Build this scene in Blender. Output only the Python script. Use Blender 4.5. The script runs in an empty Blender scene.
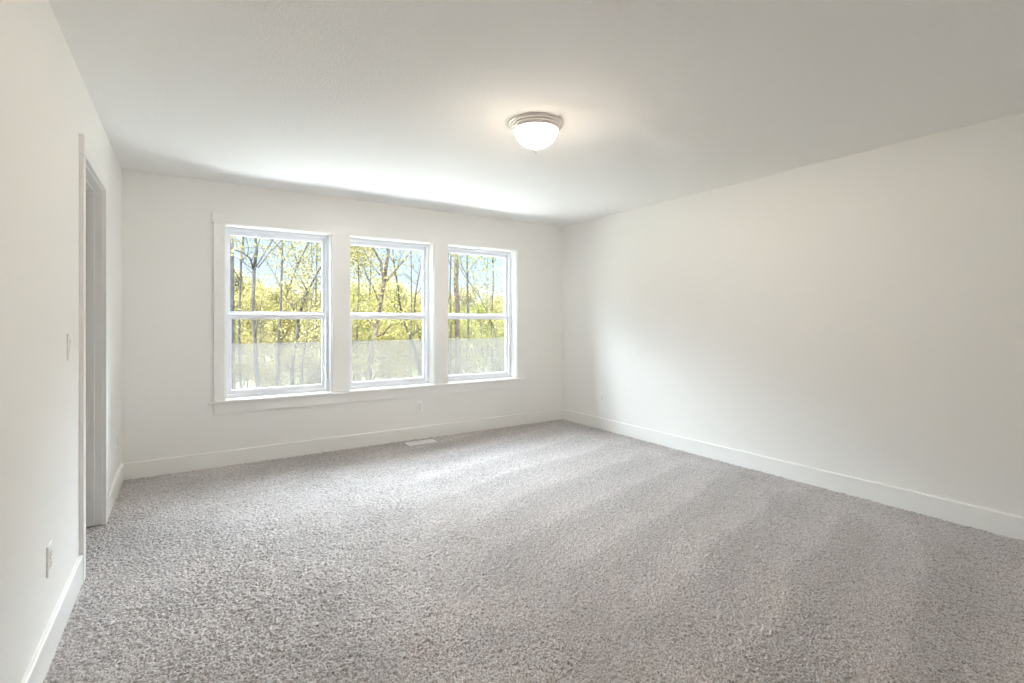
import bpy, math, random
import numpy as np
from mathutils import Vector, Matrix

# ------------------------------------------------------------------ camera, world, sun, exposure
C = bpy.context.scene
COL = C.collection
F_PX, YAW, CAM_H, HORIZON = 497.25, math.radians(33.17), 1.2545, 320.07
XL, XR, YB, YF, H = -0.431, 3.989, 4.935, -0.42, 2.44      # room shell (metres)

cam_data = bpy.data.cameras.new('camera')
cam = bpy.data.objects.new('camera', cam_data); COL.objects.link(cam)
cam_data.sensor_width = 36.0
cam_data.lens = 36.0 * F_PX / 1024.0
cam_data.shift_y = -(341.5 - HORIZON) / 1024.0
cam_data.clip_start = 0.02; cam_data.clip_end = 400
cam.location = (0, 0, CAM_H)
cam.rotation_euler = (math.radians(90), 0, -YAW)
C.camera = cam

SKY_LOW, SKY_HIGH = 0.60, 18.5
world = bpy.data.worlds.new('sky'); C.world = world; world.use_nodes = True
wt = world.node_tree; wt.nodes.clear()
w_out = wt.nodes.new('ShaderNodeOutputWorld'); w_bg = wt.nodes.new('ShaderNodeBackground')
w_tc = wt.nodes.new('ShaderNodeTexCoord'); w_sep = wt.nodes.new('ShaderNodeSeparateXYZ')
w_ramp = wt.nodes.new('ShaderNodeValToRGB'); w_map = wt.nodes.new('ShaderNodeMapRange')
wt.links.new(w_tc.outputs['Generated'], w_sep.inputs[0])
wt.links.new(w_sep.outputs['Z'], w_ramp.inputs[0])
wt.links.new(w_sep.outputs['Z'], w_map.inputs[0])
cr = w_ramp.color_ramp
cr.elements[0].position = 0.0;  cr.elements[0].color = (0.90, 0.96, 1.0, 1)
cr.elements[1].position = 0.16; cr.elements[1].color = (0.56, 0.78, 1.0, 1)
e = cr.elements.new(0.45); e.color = (0.82, 0.91, 1.0, 1)
w_map.interpolation_type = 'SMOOTHSTEP'
w_map.inputs[1].default_value = 0.20; w_map.inputs[2].default_value = 0.46
w_map.inputs[3].default_value = SKY_LOW; w_map.inputs[4].default_value = SKY_HIGH
wt.links.new(w_ramp.outputs[0], w_bg.inputs[0]); wt.links.new(w_map.outputs[0], w_bg.inputs[1])
wt.links.new(w_bg.outputs[0], w_out.inputs[0])
world.cycles.sampling_method = 'MANUAL'; world.cycles.sample_map_resolution = 512

sun_data = bpy.data.lights.new('sun', 'SUN'); sun_data.energy = 14.0; sun_data.angle = math.radians(0.6)
sun_data.color = (1.0, 0.95, 0.86)
sun = bpy.data.objects.new('sun', sun_data); COL.objects.link(sun)
sun.rotation_euler = Vector((0.62, -0.02, -0.66)).to_track_quat('-Z', 'Y').to_euler()

C.view_settings.view_transform = 'Standard'; C.view_settings.look = 'None'
C.view_settings.gamma = 1.0; C.view_settings.use_curve_mapping = False
C.view_settings.exposure = 1.04
cy = C.cycles
cy.max_bounces = 14; cy.diffuse_bounces = 9; cy.glossy_bounces = 4; cy.transmission_bounces = 8
cy.transparent_max_bounces = 24; cy.caustics_reflective = False; cy.caustics_refractive = False
cy.sample_clamp_indirect = 6.0
cy.use_denoising = True
try: cy.denoiser = 'OPENIMAGEDENOISE'
except Exception: pass

# ------------------------------------------------------------------ helpers
def link(o, parent=None):
    COL.objects.link(o)
    if parent is not None: o.parent = parent
    return o

def tag(o, label=None, cat=None, group=None, kind=None):
    if label: o['label'] = label
    if cat: o['category'] = cat
    if group: o['group'] = group
    if kind: o['kind'] = kind
    return o

def empty(name, loc=(0, 0, 0), rz=0.0):
    o = bpy.data.objects.new(name, None); o.empty_display_size = 0.1
    o.location = loc; o.rotation_euler = (0, 0, rz)
    return link(o)

class MB:
    """collects faces, then links them as one mesh object"""
    def __init__(s): s.v = []; s.f = []
    def add(s, vs, fs):
        b = len(s.v); s.v += [tuple(p) for p in vs]; s.f += [tuple(b + i for i in f) for f in fs]; return s
    def box(s, a, b):
        x0, y0, z0 = a; x1, y1, z1 = b
        return s.add([(x0,y0,z0),(x1,y0,z0),(x1,y1,z0),(x0,y1,z0),(x0,y0,z1),(x1,y0,z1),(x1,y1,z1),(x0,y1,z1)],
                     [(0,3,2,1),(4,5,6,7),(0,1,5,4),(1,2,6,5),(2,3,7,6),(3,0,4,7)])
    def lathe(s, prof, n=48, c=(0, 0, 0), close=False):
        vs = []; fs = []
        for r, z in prof:
            for k in range(n):
                a = 2 * math.pi * k / n
                vs.append((c[0] + r * math.cos(a), c[1] + r * math.sin(a), c[2] + z))
        m = len(prof)
        for j in range(m - 1 + (1 if close else 0)):
            j2 = (j + 1) % m
            for k in range(n):
                k2 = (k + 1) % n
                fs.append((j * n + k, j * n + k2, j2 * n + k2, j2 * n + k))
        return s.add(vs, fs)
    def tube(s, pts, rad, n=7):
        pts = [Vector(p) for p in pts]; vs = []; fs = []
        for i, p in enumerate(pts):
            d = (pts[min(i + 1, len(pts) - 1)] - pts[max(i - 1, 0)])
            if d.length < 1e-6: d = Vector((0, 0, 1))
            d.normalize()
            u = d.cross(Vector((0.13, 0.99, 0.05))).normalized(); w = d.cross(u)
            for k in range(n):
                a = 2 * math.pi * k / n
                vs.append(p + (u * math.cos(a) + w * math.sin(a)) * rad[i])
        for i in range(len(pts) - 1):
            for k in range(n):
                k2 = (k + 1) % n
                fs.append((i * n + k, i * n + k2, (i + 1) * n + k2, (i + 1) * n + k))
        fs.append(tuple(range(n))[::-1]); b = (len(pts) - 1) * n; fs.append(tuple(b + k for k in range(n)))
        return s.add(vs, fs)
    def build(s, name, mat, parent=None, bevel=0.0, smooth=False, seg=2):
        me = bpy.data.meshes.new(name); me.from_pydata(s.v, [], s.f); me.validate(); me.update()
        if smooth: me.polygons.foreach_set('use_smooth', [True] * len(me.polygons))
        o = bpy.data.objects.new(name, me); me.materials.append(mat)
        if bevel:
            m = o.modifiers.new('bevel', 'BEVEL'); m.width = bevel; m.segments = seg; m.limit_method = 'ANGLE'
            m.harden_normals = False
        return link(o, parent)

def frame_mb(x0, x1, z0, z1, y0, y1, t, tt=None, tb=None):
    """rectangular ring in the XZ plane: one closed mesh without overlaps"""
    tt = t if tt is None else tt; tb = t if tb is None else tb
    o = [(x0, z0), (x1, z0), (x1, z1), (x0, z1)]
    i = [(x0 + t, z0 + tb), (x1 - t, z0 + tb), (x1 - t, z1 - tt), (x0 + t, z1 - tt)]
    vs = [(x, y0, z) for x, z in o] + [(x, y0, z) for x, z in i] + [(x, y1, z) for x, z in o] + [(x, y1, z) for x, z in i]
    fs = []
    for k in range(4):
        n = (k + 1) % 4
        fs += [(k, n, 4 + n, 4 + k), (8 + n, 8 + k, 12 + k, 12 + n), (n, k, 8 + k, 8 + n), (4 + k, 4 + n, 12 + n, 12 + k)]
    return MB().add(vs, fs)

def mat(name, color=(0.8, 0.8, 0.8), rough=0.5, metal=0.0, spec=0.5):
    m = bpy.data.materials.new(name); m.use_nodes = True
    b = m.node_tree.nodes['Principled BSDF']
    b.inputs['Base Color'].default_value = (*color, 1); b.inputs['Roughness'].default_value = rough
    b.inputs['Metallic'].default_value = metal; b.inputs['Specular IOR Level'].default_value = spec
    return m
def N(m, t): return m.node_tree.nodes.new(t)
def L(m, a, b): m.node_tree.links.new(a, b)
def bsdf(m): return m.node_tree.nodes['Principled BSDF']
def add_bump(m, scale, strength, dist, detail=3, mix=None):
    tc = N(m, 'ShaderNodeTexCoord'); no = N(m, 'ShaderNodeTexNoise'); bu = N(m, 'ShaderNodeBump')
    no.inputs['Scale'].default_value = scale; no.inputs['Detail'].default_value = detail
    bu.inputs['Strength'].default_value = strength; bu.inputs['Distance'].default_value = dist
    L(m, tc.outputs['Object'], no.inputs['Vector']); L(m, no.outputs['Fac'], bu.inputs['Height'])
    L(m, bu.outputs[0], bsdf(m).inputs['Normal'])
    return no

# ------------------------------------------------------------------ materials
M_wall = mat('wall_paint', (0.852, 0.851, 0.834), 0.75, spec=0.25); add_bump(M_wall, 160, 0.25, 0.0015)
M_ceil = mat('ceiling_paint', (0.925, 0.923, 0.915), 0.9, spec=0.15); add_bump(M_ceil, 110, 0.8, 0.003, 3)
M_trim = mat('trim_paint', (0.855, 0.855, 0.84), 0.42, spec=0.4); add_bump(M_trim, 30, 0.04, 0.001)
M_vinyl = mat('white_vinyl', (0.89, 0.91, 0.955), 0.35, spec=0.45); add_bump(M_vinyl, 20, 0.03, 0.001)
M_jamb = mat('daylit_jamb_paint', (0.92, 0.92, 0.90), 0.45, spec=0.4); add_bump(M_jamb, 30, 0.04, 0.001)  # whiter than the trim: daylight on the jambs put into the colour
M_plate = mat('outlet_plastic', (0.86, 0.86, 0.85), 0.35); add_bump(M_plate, 40, 0.02, 0.0005)
M_dark = mat('dark_slot', (0.06, 0.055, 0.05), 0.7); add_bump(M_dark, 40, 0.1, 0.001)
M_register = mat('register_enamel', (0.93, 0.925, 0.915), 0.4); add_bump(M_register, 60, 0.03, 0.0005)
M_nickel = mat('brushed_nickel', (0.90, 0.84, 0.79), 0.26, metal=0.8); add_bump(M_nickel, 300, 0.05, 0.0005)
M_siding = mat('siding', (0.7, 0.69, 0.66), 0.7); add_bump(M_siding, 20, 0.2, 0.003)

def glass_mat(name, film=0.0):
    m = bpy.data.materials.new(name); m.use_nodes = True; m.node_tree.nodes.clear()
    out = N(m, 'ShaderNodeOutputMaterial'); tr = N(m, 'ShaderNodeBsdfTransparent'); gl = N(m, 'ShaderNodeBsdfGlossy')
    fr = N(m, 'ShaderNodeFresnel'); mx = N(m, 'ShaderNodeMixShader'); fr.inputs[0].default_value = 1.18
    no = N(m, 'ShaderNodeTexNoise'); no.inputs['Scale'].default_value = 2.0
    bu = N(m, 'ShaderNodeBump'); bu.inputs['Strength'].default_value = 0.02; bu.inputs['Distance'].default_value = 0.002
    L(m, no.outputs['Fac'], bu.inputs['Height']); L(m, bu.outputs[0], gl.inputs['Normal'])
    gl.inputs['Roughness'].default_value = 0.02; tr.inputs[0].default_value = (0.97, 0.985, 0.975, 1)
    L(m, fr.outputs[0], mx.inputs[0]); L(m, tr.outputs[0], mx.inputs[1]); L(m, gl.outputs[0], mx.inputs[2])
    L(m, mx.outputs[0], out.inputs[0])
    return m
M_glass = glass_mat('window_glass')

def film_mat():
    m = bpy.data.materials.new('hazy_film'); m.use_nodes = True; m.node_tree.nodes.clear()
    out = N(m, 'ShaderNodeOutputMaterial'); tr = N(m, 'ShaderNodeBsdfTransparent')
    df = N(m, 'ShaderNodeBsdfDiffuse'); tl = N(m, 'ShaderNodeBsdfTranslucent')
    m1 = N(m, 'ShaderNodeMixShader'); m2 = N(m, 'ShaderNodeMixShader')
    no = N(m, 'ShaderNodeTexNoise'); no.inputs['Scale'].default_value = 3.0
    mr = N(m, 'ShaderNodeMapRange'); mr.inputs[3].default_value = 0.30; mr.inputs[4].default_value = 0.38
    L(m, no.outputs['Fac'], mr.inputs[0]); L(m, mr.outputs[0], m2.inputs[0])
    df.inputs[0].default_value = (0.19, 0.180, 0.180, 1); tl.inputs[0].default_value = (0.132, 0.123, 0.121, 1)
    m1.inputs[0].default_value = 0.6
    L(m, df.outputs[0], m1.inputs[1]); L(m, tl.outputs[0], m1.inputs[2])
    L(m, tr.outputs[0], m2.inputs[1]); L(m, m1.outputs[0], m2.inputs[2]); L(m, m2.outputs[0], out.inputs[0])
    return m
M_film = film_mat()

def carpet_mat():
    m = mat('carpet', (0.4, 0.38, 0.37), 0.54, spec=0.6)
    tc = N(m, 'ShaderNodeTexCoord')
    # yarn to yarn speckle, and shade between tufts painted dark along the cell edges
    n1 = N(m, 'ShaderNodeTexNoise'); n1.inputs['Scale'].default_value = 150; n1.inputs['Detail'].default_value = 2
    n1.inputs['Roughness'].default_value = 0.7
    L(m, tc.outputs['Object'], n1.inputs['Vector'])
    r0 = N(m, 'ShaderNodeValToRGB'); cr = r0.color_ramp
    cr.elements[0].position = 0.33; cr.elements[0].color = (0.215, 0.187, 0.178, 1)
    cr.elements[1].position = 0.64; cr.elements[1].color = (0.78, 0.735, 0.73, 1)
    e = cr.elements.new(0.47); e.color = (0.535, 0.480, 0.472, 1)
    L(m, n1.outputs['Fac'], r0.inputs[0])
    vo = N(m, 'ShaderNodeTexVoronoi'); vo.feature = 'DISTANCE_TO_EDGE'; vo.inputs['Scale'].default_value = 88
    L(m, tc.outputs['Object'], vo.inputs['Vector'])
    ve = N(m, 'ShaderNodeMapRange'); ve.inputs[1].default_value = 0.0; ve.inputs[2].default_value = 0.16; ve.inputs[3].default_value = 0.42; ve.inputs[4].default_value = 0.93
    L(m, vo.outputs['Distance'], ve.inputs[0])
    r1 = N(m, 'ShaderNodeVectorMath'); r1.operation = 'SCALE'
    L(m, r0.outputs[0], r1.inputs[0]); L(m, ve.outputs[0], r1.inputs['Scale'])
    # brushed nap: vacuum strokes fanning out from the right wall and loose cloudy patches
    sep = N(m, 'ShaderNodeSeparateXYZ'); L(m, tc.outputs['Object'], sep.inputs[0])
    nd = N(m, 'ShaderNodeTexNoise'); nd.inputs['Scale'].default_value = 1.1; nd.inputs['Detail'].default_value = 2
    L(m, tc.outputs['Object'], nd.inputs['Vector'])
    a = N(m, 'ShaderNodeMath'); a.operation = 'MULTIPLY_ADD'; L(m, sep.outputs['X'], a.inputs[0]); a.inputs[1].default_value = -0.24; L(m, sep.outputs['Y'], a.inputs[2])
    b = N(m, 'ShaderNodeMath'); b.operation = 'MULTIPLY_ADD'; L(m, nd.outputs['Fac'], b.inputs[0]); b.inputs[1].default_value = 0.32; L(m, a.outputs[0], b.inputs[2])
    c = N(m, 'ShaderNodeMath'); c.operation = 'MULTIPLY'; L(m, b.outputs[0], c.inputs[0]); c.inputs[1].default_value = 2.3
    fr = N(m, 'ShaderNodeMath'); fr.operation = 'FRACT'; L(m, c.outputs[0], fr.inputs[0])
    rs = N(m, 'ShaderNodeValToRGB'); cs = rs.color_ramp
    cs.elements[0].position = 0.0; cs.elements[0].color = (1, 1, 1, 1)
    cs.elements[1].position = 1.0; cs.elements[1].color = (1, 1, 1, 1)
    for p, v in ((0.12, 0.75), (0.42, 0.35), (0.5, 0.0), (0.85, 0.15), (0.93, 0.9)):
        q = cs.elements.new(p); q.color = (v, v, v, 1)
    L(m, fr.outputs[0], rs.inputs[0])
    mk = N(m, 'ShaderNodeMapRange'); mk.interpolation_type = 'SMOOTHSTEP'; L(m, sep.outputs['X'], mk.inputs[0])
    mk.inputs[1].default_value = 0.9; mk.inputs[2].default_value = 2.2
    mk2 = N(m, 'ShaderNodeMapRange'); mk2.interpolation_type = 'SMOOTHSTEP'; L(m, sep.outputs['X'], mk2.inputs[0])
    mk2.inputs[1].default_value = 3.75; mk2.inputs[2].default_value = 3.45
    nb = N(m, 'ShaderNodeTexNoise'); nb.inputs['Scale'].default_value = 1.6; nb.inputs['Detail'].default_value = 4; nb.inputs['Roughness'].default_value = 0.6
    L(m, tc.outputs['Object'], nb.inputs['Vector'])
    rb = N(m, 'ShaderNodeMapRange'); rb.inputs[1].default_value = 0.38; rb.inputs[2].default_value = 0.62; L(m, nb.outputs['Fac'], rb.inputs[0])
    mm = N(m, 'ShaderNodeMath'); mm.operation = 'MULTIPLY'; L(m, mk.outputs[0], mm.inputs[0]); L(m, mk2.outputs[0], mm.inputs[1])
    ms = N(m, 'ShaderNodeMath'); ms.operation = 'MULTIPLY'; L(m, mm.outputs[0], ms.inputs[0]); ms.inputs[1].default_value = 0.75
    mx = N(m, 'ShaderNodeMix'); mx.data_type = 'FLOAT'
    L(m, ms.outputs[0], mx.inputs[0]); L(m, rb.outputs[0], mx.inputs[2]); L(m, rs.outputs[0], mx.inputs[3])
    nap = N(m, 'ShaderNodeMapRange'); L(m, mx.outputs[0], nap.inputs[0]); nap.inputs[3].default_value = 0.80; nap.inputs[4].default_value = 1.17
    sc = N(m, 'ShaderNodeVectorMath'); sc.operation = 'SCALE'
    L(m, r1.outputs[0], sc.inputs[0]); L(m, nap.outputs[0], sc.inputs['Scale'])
    L(m, sc.outputs[0], bsdf(m).inputs['Base Color'])
    bsdf(m).inputs['Sheen Weight'].default_value = 1.0
    n2 = N(m, 'ShaderNodeTexNoise'); n2.inputs['Scale'].default_value = 190; n2.inputs['Detail'].default_value = 2
    L(m, tc.outputs['Object'], n2.inputs['Vector'])
    bu = N(m, 'ShaderNodeBump'); bu.inputs['Strength'].default_value = 0.8; bu.inputs['Distance'].default_value = 0.006
    L(m, n2.outputs['Fac'], bu.inputs['Height']); L(m, bu.outputs[0], bsdf(m).inputs['Normal'])
    return m
M_carpet = carpet_mat()

def leaf_mat(name, c1, c2):
    c1 = (c1[0] * 0.84, c1[1] * 0.82, c1[2] * 0.66); c2 = (c2[0] * 0.90, c2[1] * 0.88, c2[2] * 0.78)
    m = bpy.data.materials.new(name); m.use_nodes = True; m.node_tree.nodes.clear()
    out = N(m, 'ShaderNodeOutputMaterial'); df = N(m, 'ShaderNodeBsdfDiffuse'); tl = N(m, 'ShaderNodeBsdfTranslucent')
    mx = N(m, 'ShaderNodeMixShader'); no = N(m, 'ShaderNodeTexNoise'); mc = N(m, 'ShaderNodeMix'); mc.data_type = 'RGBA'
    tc = N(m, 'ShaderNodeTexCoord'); L(m, tc.outputs['Object'], no.inputs['Vector']); no.inputs['Scale'].default_value = 9.0; no.inputs['Detail'].default_value = 3
    mr = N(m, 'ShaderNodeMapRange'); mr.inputs[1].default_value = 0.40; mr.inputs[2].default_value = 0.60
    L(m, no.outputs['Fac'], mr.inputs[0]); L(m, mr.outputs[0], mc.inputs[0])
    mc.inputs[6].default_value = (*c1, 1); mc.inputs[7].default_value = (*c2, 1)
    mx.inputs[0].default_value = 0.35
    L(m, mc.outputs[2], df.inputs[0]); L(m, mc.outputs[2], tl.inputs[0])
    L(m, df.outputs[0], mx.inputs[1]); L(m, tl.outputs[0], mx.inputs[2]); L(m, mx.outputs[0], out.inputs[0])
    return m
M_leaf_y = leaf_mat('yellow_spring_leaf', (0.070, 0.055, 0.014), (0.190, 0.172, 0.085))
M_leaf_g = leaf_mat('fresh_green_leaf', (0.040, 0.052, 0.012), (0.150, 0.155, 0.045))
M_leaf_p = leaf_mat('pale_bud_leaf', (0.065, 0.056, 0.030), (0.200, 0.185, 0.110))
def bark_mat(name, c1, c2):
    m = mat(name, c1, 0.9, spec=0.1)
    no = add_bump(m, 9, 0.7, 0.03, 6)
    mc = N(m, 'ShaderNodeMix'); mc.data_type = 'RGBA'; mc.inputs[6].default_value = (*c1, 1); mc.inputs[7].default_value = (*c2, 1)
    mr = N(m, 'ShaderNodeMapRange'); mr.inputs[1].default_value = 0.4; mr.inputs[2].default_value = 0.6
    L(m, no.outputs['Fac'], mr.inputs[0]); L(m, mr.outputs[0], mc.inputs[0]); L(m, mc.outputs[2], bsdf(m).inputs['Base Color'])
    return m
M_bark = bark_mat('grey_bark', (0.020, 0.0175, 0.0165), (0.036, 0.032, 0.030))
M_bark_b = bark_mat('brown_bark', (0.030, 0.021, 0.016), (0.052, 0.040, 0.031))
def ground_mat():
    m = mat('leaf_litter_ground', (0.4, 0.38, 0.25), 0.95, spec=0.05)
    no = add_bump(m, 3, 0.8, 0.08, 8)
    r = N(m, 'ShaderNodeValToRGB'); L(m, no.outputs['Fac'], r.inputs[0])
    r.color_ramp.elements[0].position = 0.38; r.color_ramp.elements[0].color = (0.048, 0.055, 0.026, 1)
    r.color_ramp.elements[1].position = 0.62; r.color_ramp.elements[1].color = (0.085, 0.080, 0.052, 1)
    L(m, r.outputs[0], bsdf(m).inputs['Base Color'])
    return m
M_ground = ground_mat()

# ------------------------------------------------------------------ room shell
T = 0.20
S = 'structure'
WIN = [(0.272, 1.160), (1.330, 2.216), (2.386, 3.284)]      # clear widths of the three windows
WZ0, WZ1 = 0.566, 2.082
DY0, DY1, DZ = 3.163, 3.924, 2.055                           # door opening in the left wall

def wall_back():
    xs = [XL - T] + [v for w in WIN for v in w] + [XR + T]
    zs = [-0.02, WZ0 - 0.02, WZ1, H]
    m = MB(); y0, y1 = YB, YB + T
    vi = {}; vs = []; fs = []
    for i, x in enumerate(xs):
        for k, z in enumerate(zs):
            for j, y in enumerate((y0, y1)):
                vi[i, k, j] = len(vs); vs.append((x, y, z))
    solid = lambda i, k: 0 <= i < len(xs) - 1 and 0 <= k < 3 and not (k == 1 and i % 2 == 1)
    for i in range(len(xs) - 1):
        for k in range(3):
            if not solid(i, k): continue
            fs.append((vi[i, k, 0], vi[i + 1, k, 0], vi[i + 1, k + 1, 0], vi[i, k + 1, 0]))
            fs.append((vi[i + 1, k, 1], vi[i, k, 1], vi[i, k + 1, 1], vi[i + 1, k + 1, 1]))
            if not solid(i - 1, k): fs.append((vi[i, k, 1], vi[i, k, 0], vi[i, k + 1, 0], vi[i, k + 1, 1]))
            if not solid(i + 1, k): fs.append((vi[i + 1, k, 0], vi[i + 1, k, 1], vi[i + 1, k + 1, 1], vi[i + 1, k + 1, 0]))
            if not solid(i, k - 1): fs.append((vi[i, k, 0], vi[i, k, 1], vi[i + 1, k, 1], vi[i + 1, k, 0]))
            if not solid(i, k + 1): fs.append((vi[i, k + 1, 1], vi[i, k + 1, 0], vi[i + 1, k + 1, 0], vi[i + 1, k + 1, 1]))
    m.add(vs, fs)
    return m.build('wall_back', M_wall)
tag(wall_back(), 'off-white painted wall holding the row of three windows', 'wall', kind=S)

def wall_left():
    x0, x1 = XL - 0.115, XL
    m = MB()
    o = [(YF, -0.02), (DY0, -0.02), (DY0, DZ), (DY1, DZ), (DY1, -0.02), (YB, -0.02), (YB, H), (YF, H)]
    n = len(o)
    vs = [(x1, y, z) for y, z in o] + [(x0, y, z) for y, z in o]
    fs = [(7, 6, 3, 2), (0, 7, 2, 1), (3, 6, 5, 4)]
    fs += [tuple(n + i for i in reversed(f)) for f in fs]
    for i in range(n): fs.append((i, (i + 1) % n, n + (i + 1) % n, n + i))
    m.add(vs, fs)
    return m.build('wall_left', M_wall)
tag(wall_left(), 'off-white painted wall with the cased doorway at left', 'wall', kind=S)
tag(MB().box((XR, YF, -0.02), (XR + T, YB, H)).build('wall_right', M_wall), 'long blank off-white wall at right', 'wall', kind=S)
tag(MB().box((XL - 0.115, YF - T, -0.02), (XR + T, YF, H)).build('wall_front', M_wall), 'off-white wall behind the viewer', 'wall', kind=S)
tag(MB().box((XL - 1.6, YF - T, H), (XR + T, YB + T, H + 0.3)).build('ceiling', M_ceil), 'lightly textured white ceiling', 'ceiling', kind=S)

# closet-like space behind the doorway
cl = MB()
cl.box((XL - 1.6, 2.3, -0.02), (XL - 1.5, YB + T, H)); cl.box((XL - 1.5, 2.3, -0.02), (XL - 0.115, 2.4, H)); cl.box((XL - 1.5, YB, -0.02), (XL - T - 0.0, YB + T, H))
tag(cl.build('wall_closet', M_wall), 'painted walls of the small space beyond the doorway', 'wall', kind=S)

# carpet: real tufted relief
def carpet(name, label, x0, x1, y0, y1, seed):
    rng = np.random.default_rng(seed)
    nx, ny = int((x1 - x0) / 0.0042), int((y1 - y0) / 0.0042)
    xs = np.linspace(x0, x1, nx); ys = np.linspace(y0, y1, ny)
    h = rng.standard_normal((ny, nx))
    def blur(a, k):
        for ax in (0, 1):
            b = np.zeros_like(a); tot = 0
            for d in range(-3, 4):
                w = math.exp(-d * d / (2 * k * k)); b += np.roll(a, d, ax) * w; tot += w
            a = b / tot
        return a
    f = blur(h, 0.70); f /= f.std()
    g = blur(rng.standard_normal((ny, nx)), 2.4); g /= g.std()
    z = np.clip(f * 0.0030 + g * 0.0003, -0.009, 0.006)
    X, Y = np.meshgrid(xs, ys)
    X = X.copy(); Y = Y.copy()
    X[:, 1:-1] += (rng.random((ny, nx - 2)) - 0.5) * 0.004; Y[1:-1] += (rng.random((ny - 2, nx)) - 0.5) * 0.004
    co = np.stack([X, Y, z], -1).reshape(-1, 3)
    i = np.arange(nx * ny).reshape(ny, nx)
    q = np.stack([i[:-1, :-1], i[:-1, 1:], i[1:, 1:], i[1:, :-1]], -1).reshape(-1, 4)
    me = bpy.data.meshes.new(name)
    me.vertices.add(len(co)); me.vertices.foreach_set('co', co.ravel().astype(np.float32))
    me.loops.add(q.size); me.loops.foreach_set('vertex_index', q.ravel().astype(np.int32))
    me.polygons.add(len(q)); me.polygons.foreach_set('loop_start', np.arange(0, q.size, 4, dtype=np.int32))
    me.polygons.foreach_set('use_smooth', np.ones(len(q), bool))
    me.update(calc_edges=True); me.materials.append(M_carpet)
    o = bpy.data.objects.new(name, me); link(o)
    return tag(o, label, 'floor', kind=S)
carpet('floor', 'grey taupe plush carpet with brushed vacuum strokes', XL + 0.0, XR - 0.001, YF + 0.001, YB - 0.001, 4)
carpet('floor_closet', 'grey carpet running on through the doorway', XL - 1.5, XL + 0.0, 2.4, YB, 5)
tag(MB().box((XL - 1.6, YF - T, -0.35), (XR + T, YB + T, -0.031)).build('floor_slab', M_siding), 'house floor structure under the carpet', 'floor', kind=S)

# ------------------------------------------------------------------ baseboards
BH, BT = 0.131, 0.015
def base_prof(p0, p1, nrm):
    """flat board with an eased top edge, from p0 to p1, nrm points into the room"""
    prof = [(0, -0.012), (BT, -0.012), (BT, BH - 0.004), (BT - 0.004, BH), (0, BH)]
    vs = []
    for p in (p0, p1):
        for d, z in prof: vs.append((p[0] + nrm[0] * d, p[1] + nrm[1] * d, z))
    n = len(prof); fs = [(i, (i + 1) % n, n + (i + 1) % n, n + i) for i in range(n)] + [tuple(range(n))[::-1], tuple(range(n, 2 * n))]
    return MB().add(vs, fs)
def bb(name, p0, p1, nrm, label):
    tag(base_prof(p0, p1, nrm).build(name, M_trim), label, 'baseboard', kind=S)
bb('baseboard_back', (XL, YB), (XR, YB), (0, -1), 'tall flat white baseboard under the windows')
bb('baseboard_right', (XR, YF), (XR, YB - BT), (-1, 0), 'tall flat white baseboard along the right wall')
bb('baseboard_left', (XL, YF), (XL, 3.113), (1, 0), 'white baseboard ending at the near doorway casing')
bb('baseboard_left_far', (XL, 3.995), (XL, YB - BT), (1, 0), 'short white baseboard between doorway and window wall')
bb('baseboard_front', (XL + BT, YF), (XR - BT, YF), (0, 1), 'white baseboard behind the viewer')

# ------------------------------------------------------------------ doorway
door = empty('door_1', (XL, (DY0 + DY1) / 2, 0)); tag(door, 'cased open doorway in the left wall', 'doorway', kind=S)
ox, oy = door.location.x, door.location.y
def dbox(name, a, b, m, bev=0.0015):
    return MB().box((a[0] - ox, a[1] - oy, a[2]), (b[0] - ox, b[1] - oy, b[2])).build(name, m, door, bevel=bev)
J = 0.018
dbox('casing', (XL, 3.113, -0.012), (XL + 0.0175, DY0 + J - 0.003, 2.047), M_trim)
dbox('casing', (XL, DY1 - J + 0.003, -0.012), (XL + 0.0175, 3.995, 2.047), M_trim)
dbox('casing_header', (XL, 3.104, 2.047), (XL + 0.0195, 4.004, 2.141), M_trim)
# jambs with their stops (the stop is a raised strip down the middle)
dbox('jamb', (XL - 0.115, DY0, -0.01), (XL + 0.001, DY0 + J, DZ), M_trim)
dbox('jamb', (XL - 0.115, DY1 - J, 0.008), (XL + 0.001, DY1, DZ), M_trim)
dbox('head_jamb', (XL - 0.115, DY0 + J, DZ - J), (XL + 0.001, DY1 - J, DZ), M_trim)
dbox('door_stop', (XL - 0.075, DY1 - J - 0.006, 0.010), (XL - 0.038, DY1 - J, DZ - J), M_trim)
dbox('door_stop', (XL - 0.075, DY0 + J, -0.005), (XL - 0.038, DY0 + J + 0.006, DZ - J), M_trim)
dbox('door_stop', (XL - 0.075, DY0 + J + 0.006, DZ - J - 0.008), (XL - 0.038, DY1 - J - 0.006, DZ - J), M_trim)
dbox('casing', (XL - 0.1325, 3.113, -0.012), (XL - 0.115, DY0 + J - 0.003, 2.047), M_trim)
dbox('casing', (XL - 0.1325, DY1 - J + 0.003, -0.0), (XL - 0.115, 3.995, 2.047), M_trim)
dbox('casing_header', (XL - 0.1345, 3.104, 2.047), (XL - 0.115, 4.004, 2.141), M_trim)

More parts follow.
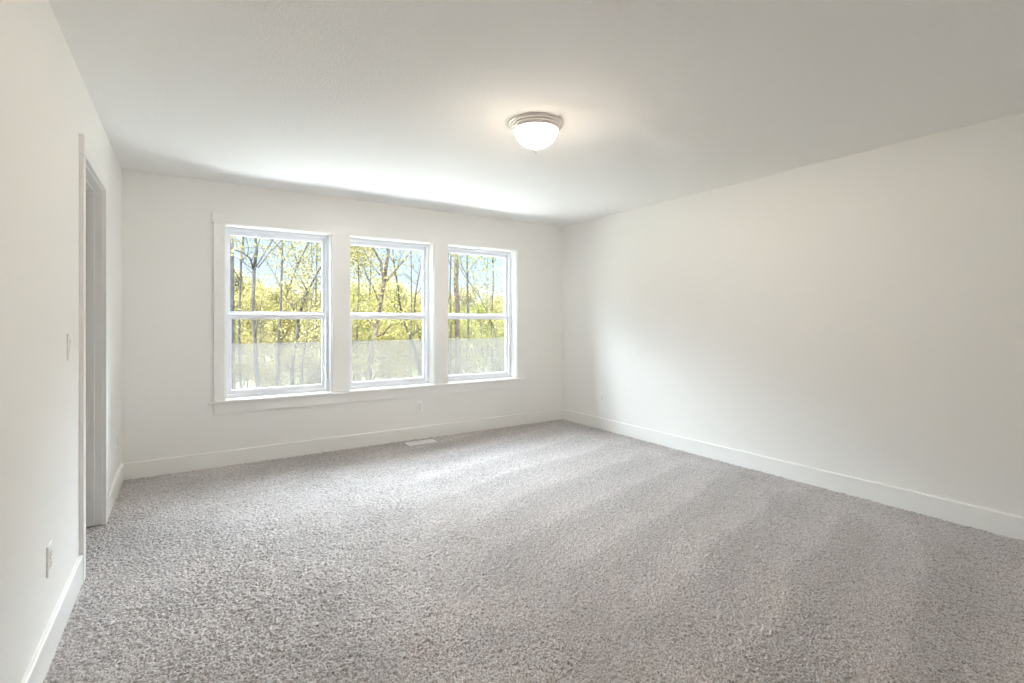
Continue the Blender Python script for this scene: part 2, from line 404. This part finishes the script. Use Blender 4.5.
# ------------------------------------------------------------------ window casing (the shared trim around the three windows)
def tbox(name, a, b, label, m=None, bev=0.0015):
    tag(MB().box(a, b).build(name, m or M_trim, bevel=bev), label, 'window trim', kind=S)
C0 = YB - 0.021
tbox('trim_1', (0.172, YB - 0.026, 2.082), (3.392, YB, 2.172), 'long white header board across the top of the three windows')
tbox('trim_2', (0.189, C0, 0.566), (WIN[0][0] - 0.003, YB, 2.082), 'white side casing left of the left window')
tbox('trim_3', (WIN[0][1] + 0.003, C0, 0.566), (WIN[1][0] - 0.003, YB, 2.082), 'white casing post between left and middle windows')
tbox('trim_4', (WIN[1][1] + 0.003, C0, 0.566), (WIN[2][0] - 0.003, YB, 2.082), 'white casing post between middle and right windows')
tbox('trim_5', (WIN[2][1] + 0.003, C0, 0.566), (3.374, YB, 2.082), 'white side casing right of the right window')
tbox('trim_6', (0.189, C0, 0.453), (3.374, YB, 0.545), 'white apron board below the window stool')
st = MB().box((0.152, YB - 0.052, 0.545), (3.402, YB, 0.566))
tag(st.build('trim_7', M_trim, bevel=0.003), 'long white window stool shelf under the three windows', 'window sill', kind=S)

# ------------------------------------------------------------------ windows: white vinyl single hung in a jamb extension
FR = 0.100          # depth of the frame face behind the wall face
def window(idx, x0, x1, label):
    w = empty('window_%d' % idx, ((x0 + x1) / 2, YB, WZ0)); tag(w, label, 'window', kind=S)
    W = (x1 - x0) / 2; Z = WZ1 - WZ0
    # jamb extension lining the opening, sill board included
    j = frame_mb(-W, W, -0.02, Z, 0.001, FR, 0.006, tt=0.006, tb=0.020)
    j.build('jamb_liner', M_jamb, w)
    # main vinyl frame
    frame_mb(-W, W, 0.0, Z, FR, FR + 0.095, 0.024, tt=0.030, tb=0.026).build('window_frame', M_vinyl, w, bevel=0.002)
    frame_mb(-W + 0.024, W - 0.024, 0.026, Z - 0.030, FR + 0.010, FR + 0.022, 0.005).build('stop_bead', M_vinyl, w, bevel=0.001)
    mid = 0.745                       # meeting rail height above the stool
    us = frame_mb(-W + 0.025, W - 0.025, mid - 0.018, Z - 0.031, FR + 0.062, FR + 0.088, 0.026, tt=0.036, tb=0.040)
    u = us.build('upper_sash', M_vinyl, w, bevel=0.002)
    MB().box((-W + 0.050, FR + 0.074, mid + 0.020), (W - 0.050, FR + 0.077, Z - 0.066)).build('pane', M_glass, u)
    ls = frame_mb(-W + 0.030, W - 0.030, 0.027, mid - 0.002, FR + 0.026, FR + 0.056, 0.030, tt=0.046, tb=0.038)
    l = ls.build('lower_sash', M_vinyl, w, bevel=0.002)
    MB().box((-W + 0.059, FR + 0.040, 0.064), (W - 0.059, FR + 0.043, mid - 0.047)).build('pane', M_glass, l)
    lip = MB().box((-W + 0.032, FR + 0.018, mid - 0.012), (W - 0.032, FR + 0.0265, mid - 0.004))
    lip.build('lift_lip', M_vinyl, l, bevel=0.001)
    # thin translucent sheet that puts a pale haze over the lower glass, its top edge well below the meeting rail
    MB().box((-W + 0.061, FR + 0.0440, 0.066), (W - 0.061, FR + 0.0446, 0.476)).build('haze_film', M_film, l)
    for sx in (-0.17, 0.17):          # cam locks on the meeting rail
        k = MB().box((sx - 0.022, FR + 0.030, mid - 0.002), (sx + 0.022, FR + 0.052, mid + 0.006))
        k.lathe([(0.0001, 0.006), (0.009, 0.006), (0.009, 0.011), (0.0001, 0.012)], 14, (sx, FR + 0.041, mid))
        k.box((sx - 0.003, FR + 0.024, mid + 0.0065), (sx + 0.020, FR + 0.031, mid + 0.0105))
        k.build('sash_lock', M_vinyl, l, bevel=0.0008)
    return w
window(1, *WIN[0], 'left of the three white single-hung windows')
window(2, *WIN[1], 'middle of the three white single-hung windows')
window(3, *WIN[2], 'right of the three white single-hung windows')

# ------------------------------------------------------------------ wall plates
def rounded_plate(w, h, t, r=0.006, n=5):
    """plate standing in XZ, back at y=0, front at y=-t with a softened rim"""
    def ring(ww, hh, rr, y):
        out = []
        for cx, cz, a0 in ((ww/2-rr, hh/2-rr, 0), (-ww/2+rr, hh/2-rr, 90), (-ww/2+rr, -hh/2+rr, 180), (ww/2-rr, -hh/2+rr, 270)):
            for k in range(n):
                a = math.radians(a0 + 90 * k / (n - 1)); out.append((cx + rr * math.cos(a), y, cz + rr * math.sin(a)))
        return out
    rings = [ring(w, h, r, 0), ring(w, h, r, -t * 0.5), ring(w - 0.004, h - 0.004, r, -t)]
    m = 4 * n; vs = sum(rings, []); fs = []
    for q in range(2):
        for k in range(m): fs.append((q*m + k, q*m + (k+1) % m, (q+1)*m + (k+1) % m, (q+1)*m + k))
    fs.append(tuple(2*m + k for k in range(m))); fs.append(tuple(range(m))[::-1])
    return MB().add(vs, fs)
def disc_y(m, x, z, r, y0, y1, n=16, sq=1.0):
    vs = []; 
    for y in (y0, y1):
        for k in range(n):
            a = 2*math.pi*k/n; vs.append((x + r*math.cos(a), y, z + max(-sq*r, min(sq*r, r*math.sin(a)))))
    fs = [tuple(range(n)), tuple(range(n, 2*n))[::-1]] + [(k, n+k, n+(k+1) % n, (k+1) % n) for k in range(n)]
    return m.add(vs, fs)
def outlet(loc, rz, label):
    o = empty('electrical_outlet', loc, rz); tag(o, label, 'electrical outlet')
    rounded_plate(0.072, 0.116, 0.006).build('cover_plate', M_plate, o, smooth=False)
    for s in (-1, 1):
        f = disc_y(MB(), 0, s * 0.0195, 0.0172, -0.0058, -0.0085, 24, 0.80).build('receptacle', M_plate, o, bevel=0.0006)
        d = MB()
        d.box((-0.0078, -0.0089, s*0.0195 - 0.001), (-0.0054, -0.0084, s*0.0195 + 0.008))
        d.box((0.0054, -0.0089, s*0.0195 + 0.0005), (0.0078, -0.0084, s*0.0195 + 0.008))
        disc_y(d, 0, s*0.0195 - 0.0068, 0.0028, -0.0084, -0.0089, 10)
        d.build('slots', M_dark, f)
    disc_y(MB(), 0, 0, 0.003, -0.0058, -0.0072, 12).build('screw', M_nickel, o)
    return o
outlet((2.055, YB, 0.338), 0, 'white outlet on the window wall, above the floor register')
outlet((XR, 4.198, 0.369), -math.pi / 2, 'white outlet low on the blank right wall')
outlet((XL, 2.490, 0.366), math.pi / 2, 'white outlet on the near left wall, before the doorway')
outlet((XL, 4.630, 0.366), math.pi / 2, 'white outlet on the left wall, between doorway and corner')

sw = empty('light_switch', (XL, 2.86, 1.138), math.pi / 2); tag(sw, 'white light switch on the left wall beside the doorway casing', 'light switch')
rounded_plate(0.072, 0.116, 0.006).build('cover_plate', M_plate, sw)
rk = MB(); rk.add([(-0.0165, -0.0055, -0.033), (0.0165, -0.0055, -0.033), (0.0165, -0.0055, 0.033), (-0.0165, -0.0055, 0.033),
                   (-0.0165, -0.0075, -0.033), (0.0165, -0.0075, -0.033), (0.0165, -0.0105, 0.033), (-0.0165, -0.0105, 0.033)],
                  [(0,3,2,1),(4,5,6,7),(0,1,5,4),(1,2,6,5),(2,3,7,6),(3,0,4,7)])
rk.build('rocker', M_plate, sw, bevel=0.0008)

# ------------------------------------------------------------------ floor register
rg = empty('floor_register', (1.997, 4.757, 0.006), 0.0); tag(rg, 'white metal floor register in the carpet below the middle window', 'floor vent')
def ring_xy(x0, x1, y0, y1, t, z0, z1, zo):
    o = [(x0, y0), (x1, y0), (x1, y1), (x0, y1)]; i = [(x0+t, y0+t), (x1-t, y0+t), (x1-t, y1-t), (x0+t, y1-t)]
    vs = [(x, y, zo) for x, y in o] + [(x, y, z1) for x, y in i] + [(x, y, z0) for x, y in o] + [(x, y, z0) for x, y in i]
    fs = []
    for k in range(4):
        n = (k + 1) % 4; fs += [(k, n, 4+n, 4+k), (8+n, 8+k, 12+k, 12+n), (n, k, 8+k, 8+n), (4+k, 4+n, 12+n, 12+k)]
    return MB().add(vs, fs)
ring_xy(-0.152, 0.152, -0.070, 0.070, 0.018, 0.0, 0.0075, 0.003).build('frame', M_register, rg)
MB().box((-0.133, -0.051, 0.0), (0.133, 0.051, 0.0008)).build('damper_plate', M_dark, rg)
lo = MB()
for k in range(27):
    x = -0.130 + k * 0.010
    lo.add([(x, -0.052, 0.001), (x + 0.0016, -0.052, 0.001), (x + 0.0056, -0.052, 0.0068), (x + 0.004, -0.052, 0.0068),
            (x, 0.052, 0.001), (x + 0.0016, 0.052, 0.001), (x + 0.0056, 0.052, 0.0068), (x + 0.004, 0.052, 0.0068)],
           [(0,1,2,3),(7,6,5,4),(0,4,5,1),(1,5,6,2),(2,6,7,3),(3,7,4,0)])
lo.build('louvers', M_register, rg)
MB().box((-0.134, -0.003, 0.0055), (0.134, 0.003, 0.0074)).build('cross_bar', M_register, rg)

# ------------------------------------------------------------------ ceiling light
LX, LY = 1.762, 2.432
lamp = empty('ceiling_light', (LX, LY, H)); tag(lamp, 'lit flush-mount ceiling light with frosted glass bowl and nickel rim', 'ceiling light')
rim = [(0.166, 0.0), (0.168, -0.003), (0.167, -0.007), (0.163, -0.010), (0.158, -0.0105), (0.1575, -0.015), (0.1575, -0.018), (0.154, -0.023), (0.149, -0.0235),
       (0.1485, -0.028), (0.148, -0.032), (0.144, -0.037), (0.139, -0.038), (0.1385, -0.043), (0.1365, -0.047), (0.1335, -0.048), (0.131, -0.045), (0.131, -0.003), (0.14, 0.0)]
MB().lathe(rim, 72, close=True).build('rim', M_nickel, lamp, smooth=True)
bowl = [(0.131, -0.040), (0.130, -0.050), (0.125, -0.066), (0.116, -0.084), (0.103, -0.102), (0.086, -0.118), (0.064, -0.131), (0.038, -0.140), (0.012, -0.144), (0.0005, -0.1445)]
inner = [(max(r - 0.004, 0.0004), z + 0.003) for r, z in bowl][::-1]
M_bowl = bpy.data.materials.new('frosted_glass'); M_bowl.use_nodes = True; M_bowl.node_tree.nodes.clear()
def bowl_mat(m):
    out = N(m, 'ShaderNodeOutputMaterial'); tr = N(m, 'ShaderNodeBsdfTransparent'); tl = N(m, 'ShaderNodeBsdfTranslucent'); df = N(m, 'ShaderNodeBsdfDiffuse')
    gl = N(m, 'ShaderNodeBsdfGlossy'); gl.inputs['Roughness'].default_value = 0.15
    m1 = N(m, 'ShaderNodeMixShader'); m2 = N(m, 'ShaderNodeMixShader'); m3 = N(m, 'ShaderNodeMixShader')
    no = N(m, 'ShaderNodeTexNoise'); no.inputs['Scale'].default_value = 14
    mr = N(m, 'ShaderNodeMapRange'); mr.inputs[3].default_value = 0.46; mr.inputs[4].default_value = 0.54
    L(m, no.outputs['Fac'], mr.inputs[0]); L(m, mr.outputs[0], m2.inputs[0])
    tr.inputs[0].default_value = (1, 0.97, 0.92, 1); tl.inputs[0].default_value = (0.97, 0.93, 0.84, 1); df.inputs[0].default_value = (0.93, 0.90, 0.83, 1)
    m1.inputs[0].default_value = 0.4
    L(m, df.outputs[0], m1.inputs[1]); L(m, tl.outputs[0], m1.inputs[2])
    L(m, tr.outputs[0], m2.inputs[1]); L(m, m1.outputs[0], m2.inputs[2])
    m3.inputs[0].default_value = 0.05; L(m, m2.outputs[0], m3.inputs[1]); L(m, gl.outputs[0], m3.inputs[2])
    L(m, m3.outputs[0], out.inputs[0])
bowl_mat(M_bowl)
MB().lathe(bowl, 72).build('glass_bowl', M_bowl, lamp, smooth=True)
M_fin = mat('finial_nickel', (0.42, 0.34, 0.29), 0.4, metal=0.8); add_bump(M_fin, 200, 0.05, 0.0005)
fin = [(0.0005, -0.140), (0.013, -0.1425), (0.014, -0.147), (0.008, -0.151), (0.004, -0.156), (0.0065, -0.160), (0.0075, -0.164), (0.005, -0.169), (0.002, -0.172), (0.0015, -0.180), (0.0003, -0.182)]
MB().lathe(fin, 24).build('finial', M_fin, lamp, smooth=True)
pan = MB().lathe([(0.0005, -0.001), (0.130, -0.001), (0.130, -0.004), (0.0005, -0.004)], 48)
pan.build('back_pan', mat('white_pan', (0.6, 0.58, 0.54), 0.5), lamp)
def lamp_bulb(x, y):
    ld = bpy.data.lights.new('bulb_glow', 'POINT'); ld.energy = 27; ld.color = (1.0, 0.91, 0.835); ld.shadow_soft_size = 0.028
    lo = bpy.data.objects.new('bulb_glow', ld); link(lo, lamp); lo.location = (x, y, -0.050)
lamp_bulb(0.045, 0.0); lamp_bulb(-0.045, 0.0)

# ------------------------------------------------------------------ outdoors
GZ = -2.9
def pix(px, py, Y):
    """point on the vertical plane Y metres ahead that lies along a direction seen from the camera height"""
    c, s = math.cos(YAW), math.sin(YAW); a = (px - 512) / F_PX
    dx, dy, dz = a * c + s, -a * s + c, -(py - HORIZON) / F_PX
    k = Y / dy
    return Vector((dx * k, Y, CAM_H + dz * k))
def pxm(Y, px):           # metres per pixel there
    c, s = math.cos(YAW), math.sin(YAW); a = (px - 512) / F_PX
    return Y / (-a * s + c) / F_PX

gnd = MB()
gn = 26
gx = [-60 + 150 * i / gn for i in range(gn + 1)]; gy = [YB + T + 0.02 + (170 - YB) * (j / gn) ** 1.7 for j in range(gn + 1)]
rg_ = random.Random(8)
gvs = [(x, y, GZ + (0 if j < 4 else rg_.uniform(-0.25, 0.25))) for j, y in enumerate(gy) for x in gx]
gfs = [(j*(gn+1)+i, j*(gn+1)+i+1, (j+1)*(gn+1)+i+1, (j+1)*(gn+1)+i) for j in range(gn) for i in range(gn)]
tag(gnd.add(gvs, gfs).build('ground', M_ground, smooth=True), 'pale leaf-littered woodland ground outside the windows', 'ground', kind=S)
M_bounce = mat('pale_bounce', (0.56, 0.555, 0.55), 0.85); add_bump(M_bounce, 12, 0.2, 0.004)
tag(MB().box((-6, YB + T + 0.02, GZ - 0.1), (11, 11.0, GZ + 0.03)).build('bounce_slab', M_bounce), 'added pale slab below the windows that bounces light to the ceiling', 'bounce_slab', kind=S)  # unseen slab, added to throw daylight up onto the ceiling
tag(MB().box((XL - 1.6, YF - T, GZ), (XR + T, YB + T - 0.02, -0.35)).build('wall_exterior', M_siding), 'storey of the house below the room', 'wall', kind=S)

def leaves(mb, pts, n, spread, size, rnd):
    for _ in range(n):
        p = rnd.choice(pts); q = Vector(p) + Vector((rnd.gauss(0, spread), rnd.gauss(0, spread), rnd.gauss(0, spread * 0.8)))
        s = size * rnd.uniform(0.6, 1.3)
        u = Vector((rnd.gauss(0, 1), rnd.gauss(0, 1), rnd.gauss(0, 1))).normalized()
        t = u.cross(Vector((rnd.gauss(0, 1), rnd.gauss(0, 1), rnd.gauss(0, 1)))).normalized(); nn = u.cross(t)
        mb.add([q - u * s, q - t * s * 0.45 + nn * s * 0.12, q + u * s, q + t * s * 0.45 + nn * s * 0.12], [(0, 1, 2, 3)])

def grow(mb, tips, p, d, ln, r, depth, rnd, up=0.25):
    pts = [p.copy()]; rad = [r]; segs = 5; q = p.copy(); dd = d.normalized()
    for i in range(segs):
        dd = (dd + Vector((rnd.gauss(0, 0.13), rnd.gauss(0, 0.13), rnd.gauss(0, 0.08) + up * 0.15))).normalized()
        q = q + dd * ln / segs; pts.append(q.copy()); rad.append(r * (1 - 0.55 * (i + 1) / segs))
        if depth > 0 and i >= 1 and rnd.random() < 0.75:
            sd = (dd + Vector((rnd.gauss(0, 0.8), rnd.gauss(0, 0.8), rnd.uniform(0.0, 0.6)))).normalized()
            grow(mb, tips, q.copy(), sd, ln * rnd.uniform(0.4, 0.65), rad[-1] * 0.55, depth - 1, rnd, up)
        if depth <= 1: tips.append(q.copy())
    mb.tube(pts, rad, 6 if r > 0.03 else 4)

def wobble(pts, rad, rnd, k=3):
    """subdivide a coarse stem into a gently crooked one"""
    P = []; R_ = []
    for i in range(len(pts) - 1):
        for j in range(k):
            t = j / k; q = pts[i].lerp(pts[i + 1], t)
            if j: q = q + Vector((rnd.gauss(0, rad[i] * 0.16), rnd.gauss(0, rad[i] * 0.16), 0))
            P.append(q); R_.append(rad[i] * (1 - t) + rad[i + 1] * t)
    P.append(pts[-1]); R_.append(rad[-1])
    return P, R_

def tree(stems, Y, label, leafn, leaf, bark, seed, width, depth=2, twig=1.2, spread=0.35, size=0.055, group=None, name='woodland_tree', extra=None):
    """stems: list of (pixel polyline from bottom to top, width in px at its start, at its end); the first is the trunk and is run down to the ground"""
    rnd = random.Random(seed)
    allp = []
    mb = MB(); tips = []
    first = True; base = None
    for poly, w0, w1 in stems:
        pts = [pix(x, y, Y + rnd.uniform(-0.15, 0.15) * (0 if first else 1)) for x, y in poly]
        m = pxm(Y, poly[0][0]); r0, r1 = w0 * m / 2, w1 * m / 2
        rad = [r0 + (r1 - r0) * i / (len(pts) - 1) for i in range(len(pts))]
        if first:
            b = pts[0]; dirn = (pts[0] - pts[1]); dirn.x *= 0.4; dirn.normalize()
            k = (b.z - GZ + 0.1) / max(1e-3, -dirn.z) if dirn.z < 0 else 1
            base = b + dirn * k; base.z = GZ - 0.1
            pts = [base] + pts; rad = [r0 * 1.35] + rad
        P, R_ = wobble(pts, rad, rnd)
        mb.tube(P, R_, 9 if first else 7)
        first = False
        # the stem goes on above the window head, and carries twigs
        d = (pts[-1] - pts[-2]).normalized()
        grow(mb, tips, pts[-1], d, 2.2 * twig, rad[-1], depth, rnd)
        for q, rr in list(zip(P, R_))[3:]:
            if rnd.random() < 0.40:
                sd = Vector((rnd.gauss(0, 1), rnd.gauss(0, 1), rnd.uniform(0.2, 1.0))).normalized()
                grow(mb, tips, q, sd, twig * rnd.uniform(0.5, 1.2), min(rr * 0.4, 0.03), 1, rnd)
    root = empty(name, base); tag(root, label, 'tree', group)
    off = lambda m_: [(v[0] - base.x, v[1] - base.y, v[2] - base.z) for v in m_.v]
    mb.v = off(mb); mb.build('trunk', bark, root, smooth=True)
    if leafn and tips:
        lb = MB(); leaves(lb, tips, leafn, spread, size, rnd); lb.v = off(lb); lb.build('foliage', leaf, root)
    return root

# the individual trees the windows frame, from left to right
tree([([(233, 392), (232, 330), (231, 230)], 5.5, 4.5)], 17, 'thick mottled trunk at the left edge of the left window', 500, M_leaf_y, M_bark, 11, 5, spread=0.3)
tree([([(241, 392), (239, 320), (241, 262), (244, 225)], 2.6, 1.8), ([(239, 285), (234, 275), (231, 262)], 1.0, 0.6)], 19, 'slim pale tree beside the mottled trunk in the left window', 300, M_leaf_y, M_bark, 12, 3)
tree([([(258, 390), (255, 340), (253, 300), (254, 270)], 4.2, 3.2), ([(254, 270), (250, 258), (242, 252), (229, 248)], 2.2, 1.2), ([(254, 270), (264, 254), (274, 238), (280, 226)], 1.8, 1.0),
      ([(258, 268), (270, 252), (284, 238), (296, 228)], 1.2, 0.7), ([(251, 262), (257, 248), (262, 232)], 1.0, 0.7), ([(252, 273), (247, 268), (245, 264)], 0.7, 0.5)],
     15, 'grey tree forking wide at mid-height of the left window', 260, M_leaf_y, M_bark, 13, 4, depth=1)
tree([([(278, 390), (279, 340), (281, 300), (283, 225)], 3.0, 1.8), ([(283, 262), (290, 250), (299, 236)], 0.8, 0.5), ([(258, 344), (265, 335), (272, 332), (281, 342)], 0.9, 0.6)],
     18, 'straight dark trunk near the centre of the left window', 420, M_leaf_y, M_bark, 14, 3)
tree([([(290, 392), (293, 360), (297, 338), (299, 318)], 4.4, 3.0), ([(299, 318), (303, 300), (306, 285)], 2.0, 1.0), ([(298, 320), (292, 306), (288, 300)], 1.6, 0.8)],
     20, 'leaning stout trunk right of centre in the left window', 2600, M_leaf_y, M_bark, 15, 4, depth=3, spread=0.45)
tree([([(302, 392), (302, 362), (304, 350)], 1.8, 1.4), ([(304, 352), (299, 344), (297, 340)], 0.8, 0.5)], 16, 'low thin forked sapling at the right of the left window', 500, M_leaf_p, M_bark, 16, 2)
tree([([(286, 300), (290, 285), (298, 264)], 1.8, 1.6), ([(298, 264), (293, 250), (289, 234)], 1.0, 0.6), ([(298, 264), (304, 252), (309, 238)], 1.2, 0.8), ([(296, 270), (302, 262), (308, 256)], 0.8, 0.5)],
     24, 'thin tree with a high fork against sky in the left window', 1500, M_leaf_y, M_bark, 17, 2, depth=2)
tree([([(368, 388), (371, 355), (376, 328), (381, 300), (384, 282)], 6.0, 4.0), ([(384, 282), (381, 262), (372, 246)], 3.2, 2.0), ([(384, 284), (394, 272), (404, 260), (412, 250)], 2.4, 1.4), ([(380, 275), (373, 266), (368, 258)], 1.2, 0.6)],
     16, 'largest forked leafy tree filling the middle window', 4200, M_leaf_y, M_bark_b, 18, 6, depth=2, spread=0.36)
tree([([(384, 390), (383, 360), (382, 335), (381, 312)], 3.2, 2.2)], 21, 'upright grey trunk behind the forked tree in the middle window', 2200, M_leaf_y, M_bark, 19, 3, depth=3, spread=0.4)
tree([([(411, 390), (411, 340), (411.5, 300), (411, 250)], 1.5, 1.0), ([(411, 278), (405, 274), (398, 275)], 0.6, 0.4), ([(411, 266), (416, 272), (421, 276)], 0.6, 0.4)],
     17, 'thin straight dark tree against open sky in the middle window', 90, M_leaf_y, M_bark, 20, 1, depth=1, twig=0.7)
tree([([(424, 388), (415, 350), (407, 330), (402, 316)], 3.6, 2.4)], 19, 'trunk leaning left at the right side of the middle window', 600, M_leaf_g, M_bark, 21, 3, depth=2, spread=0.4)
tree([([(426, 370), (422, 345), (415, 318)], 2.4, 1.8)], 22, 'second leaning trunk at the right edge of the middle window', 600, M_leaf_g, M_bark, 22, 3, depth=2, spread=0.4)
tree([([(358, 388), (357, 350), (357, 322), (359, 285), (358, 256)], 1.6, 1.0)], 18, 'slender leafy tree at the left side of the middle window', 5200, M_leaf_y, M_bark, 23, 2, depth=3, spread=0.45)
tree([([(457, 385), (458, 340), (457, 300), (456, 246)], 6.2, 4.6)], 18, 'thickest brown trunk standing in the right window', 240, M_leaf_g, M_bark_b, 24, 6, depth=1)
tree([([(450, 385), (451, 330), (450, 290), (451, 246)], 2.2, 1.4), ([(451, 268), (448, 258), (449, 250)], 0.8, 0.5)], 22, 'thin grey trunk at the left edge of the right window', 300, M_leaf_g, M_bark, 25, 2)
tree([([(466, 385), (468, 340), (467.5, 290), (467, 246)], 2.4, 1.6), ([(468, 273), (474, 264), (482, 254)], 0.9, 0.6), ([(468, 278), (462, 266), (459, 254)], 0.8, 0.5)],
     20, 'slim dark trunk just right of the thickest trunk', 700, M_leaf_g, M_bark, 26, 2)
tree([([(492, 340), (491, 318), (493, 292), (493, 264)], 1.5, 1.1), ([(493, 264), (491, 256), (489, 248)], 0.8, 0.5), ([(493, 264), (496, 258), (497, 249)], 0.8, 0.5)],
     18, 'thin tree with a small high fork at the right of the right window', 160, M_leaf_g, M_bark, 27, 1, depth=1, twig=0.7)
tree([([(487, 360), (487, 300), (487, 268)], 0.9, 0.7), ([(487, 282), (482, 286), (478, 291)], 0.6, 0.4), ([(487, 268), (483, 260), (480, 254)], 0.6, 0.4)],
     23, 'spindly tree beside the small high fork in the right window', 150, M_leaf_p, M_bark, 28, 1, depth=1, twig=0.7)
tree([([(501, 372), (499, 352), (496, 338), (494, 328)], 1.7, 1.2)], 15, 'low curved sapling at the lower right of the right window', 1300, M_leaf_g, M_bark, 29, 2, depth=3, twig=1.3, spread=0.5, size=0.05)
tree([([(485, 384), (484, 365), (482, 352)], 1.6, 1.2), ([(484, 366), (487, 356), (489, 350)], 0.9, 0.6)], 17, 'small forked sapling low in the right window', 1000, M_leaf_p, M_bark, 30, 2, depth=2, spread=0.4)

tree([([(318, 392), (317, 340), (316, 290), (317, 248)], 1.8, 1.2)], 21, 'dense yellow-leaved tree at the right edge of the left window', 6500, M_leaf_y, M_bark, 31, 2, depth=3, spread=0.5)
tree([([(369, 388), (368, 330), (370, 290), (371, 256)], 1.6, 1.0)], 24, 'tall leafy tree behind the left limb of the forked tree', 5200, M_leaf_y, M_bark, 32, 2, depth=3, spread=0.5)
# woods behind: whole trees, copied
def proto(name, label, group, height, seed, leafn, leaf, size, bark):
    rnd = random.Random(seed); mb = MB(); tips = []
    p = Vector((0, 0, -0.1)); pts = [p.copy()]; r0 = height * 0.014; rad = [r0 * 1.3]
    for i in range(8):
        p = p + Vector((rnd.gauss(0, 0.08), rnd.gauss(0, 0.08), height / 8)); pts.append(p.copy()); rad.append(r0 * (1 - 0.8 * (i + 1) / 8))
        if i >= 1:
            for _ in range(3):
                a = rnd.uniform(0, 6.28); grow(mb, tips, p.copy(), Vector((math.cos(a), math.sin(a), rnd.uniform(0.1, 0.8))), height * rnd.uniform(0.14, 0.26), rad[-1] * 0.45, 2, rnd)
    mb.tube(pts, rad, 8)
    root = empty(name); tag(root, label, 'tree', group)
    mb.build('trunk', bark, root, smooth=True)
    lb = MB(); leaves(lb, tips, leafn, height * 0.045, size, rnd); lb.build('foliage', leaf, root)
    return root
def copy_tree(o, parent=None):
    c = o.copy(); COL.objects.link(c); c.parent = parent
    for ch in list(o.children): copy_tree(ch, c)
    return c
def scatter(root, spots, rnd, smin, smax):
    for i, (x, y) in enumerate(spots):
        o = root if i == 0 else copy_tree(root)
        o.location = (x, y, GZ - 0.05); o.rotation_euler = (0, 0, rnd.uniform(0, 6.28)); s = rnd.uniform(smin, smax); o.scale = (s, s, s)
rnd = random.Random(77)
def wedge(n, y0, y1, lo=-0.42, hi=1.05):
    out = []
    for i in range(n):
        t = (i + rnd.uniform(0.2, 0.8)) / n; y = rnd.uniform(y0, y1)
        out.append(((lo + (hi - lo) * t) * y, y))
    return out
scatter(proto('understory_tree', 'bushy yellow-green understory tree among the trunks outside', 'understory trees outside the windows', 4.4, 5, 5200, M_leaf_y, 0.055, M_bark), wedge(24, 19, 30), rnd, 0.8, 1.1)
scatter(proto('shrub', 'low pale-leaved shrub on the ground among the trunks outside', 'shrubs outside the windows', 3.2, 6, 3600, M_leaf_p, 0.05, M_bark), wedge(38, 16, 32), rnd, 0.8, 1.15)
scatter(proto('leafy_tree', 'fresh green leafy tree behind the nearer trunks outside', 'green trees behind the nearer trunks', 4.8, 7, 5200, M_leaf_g, 0.06, M_bark), wedge(12, 24, 34, 0.25, 1.0), rnd, 0.85, 1.05)
scatter(proto('distant_tree', 'distant pale budding tree deep in the woods', 'distant trees deep in the woods', 6.2, 8, 6500, M_leaf_p, 0.10, M_bark), wedge(48, 38, 62), rnd, 0.8, 1.1)
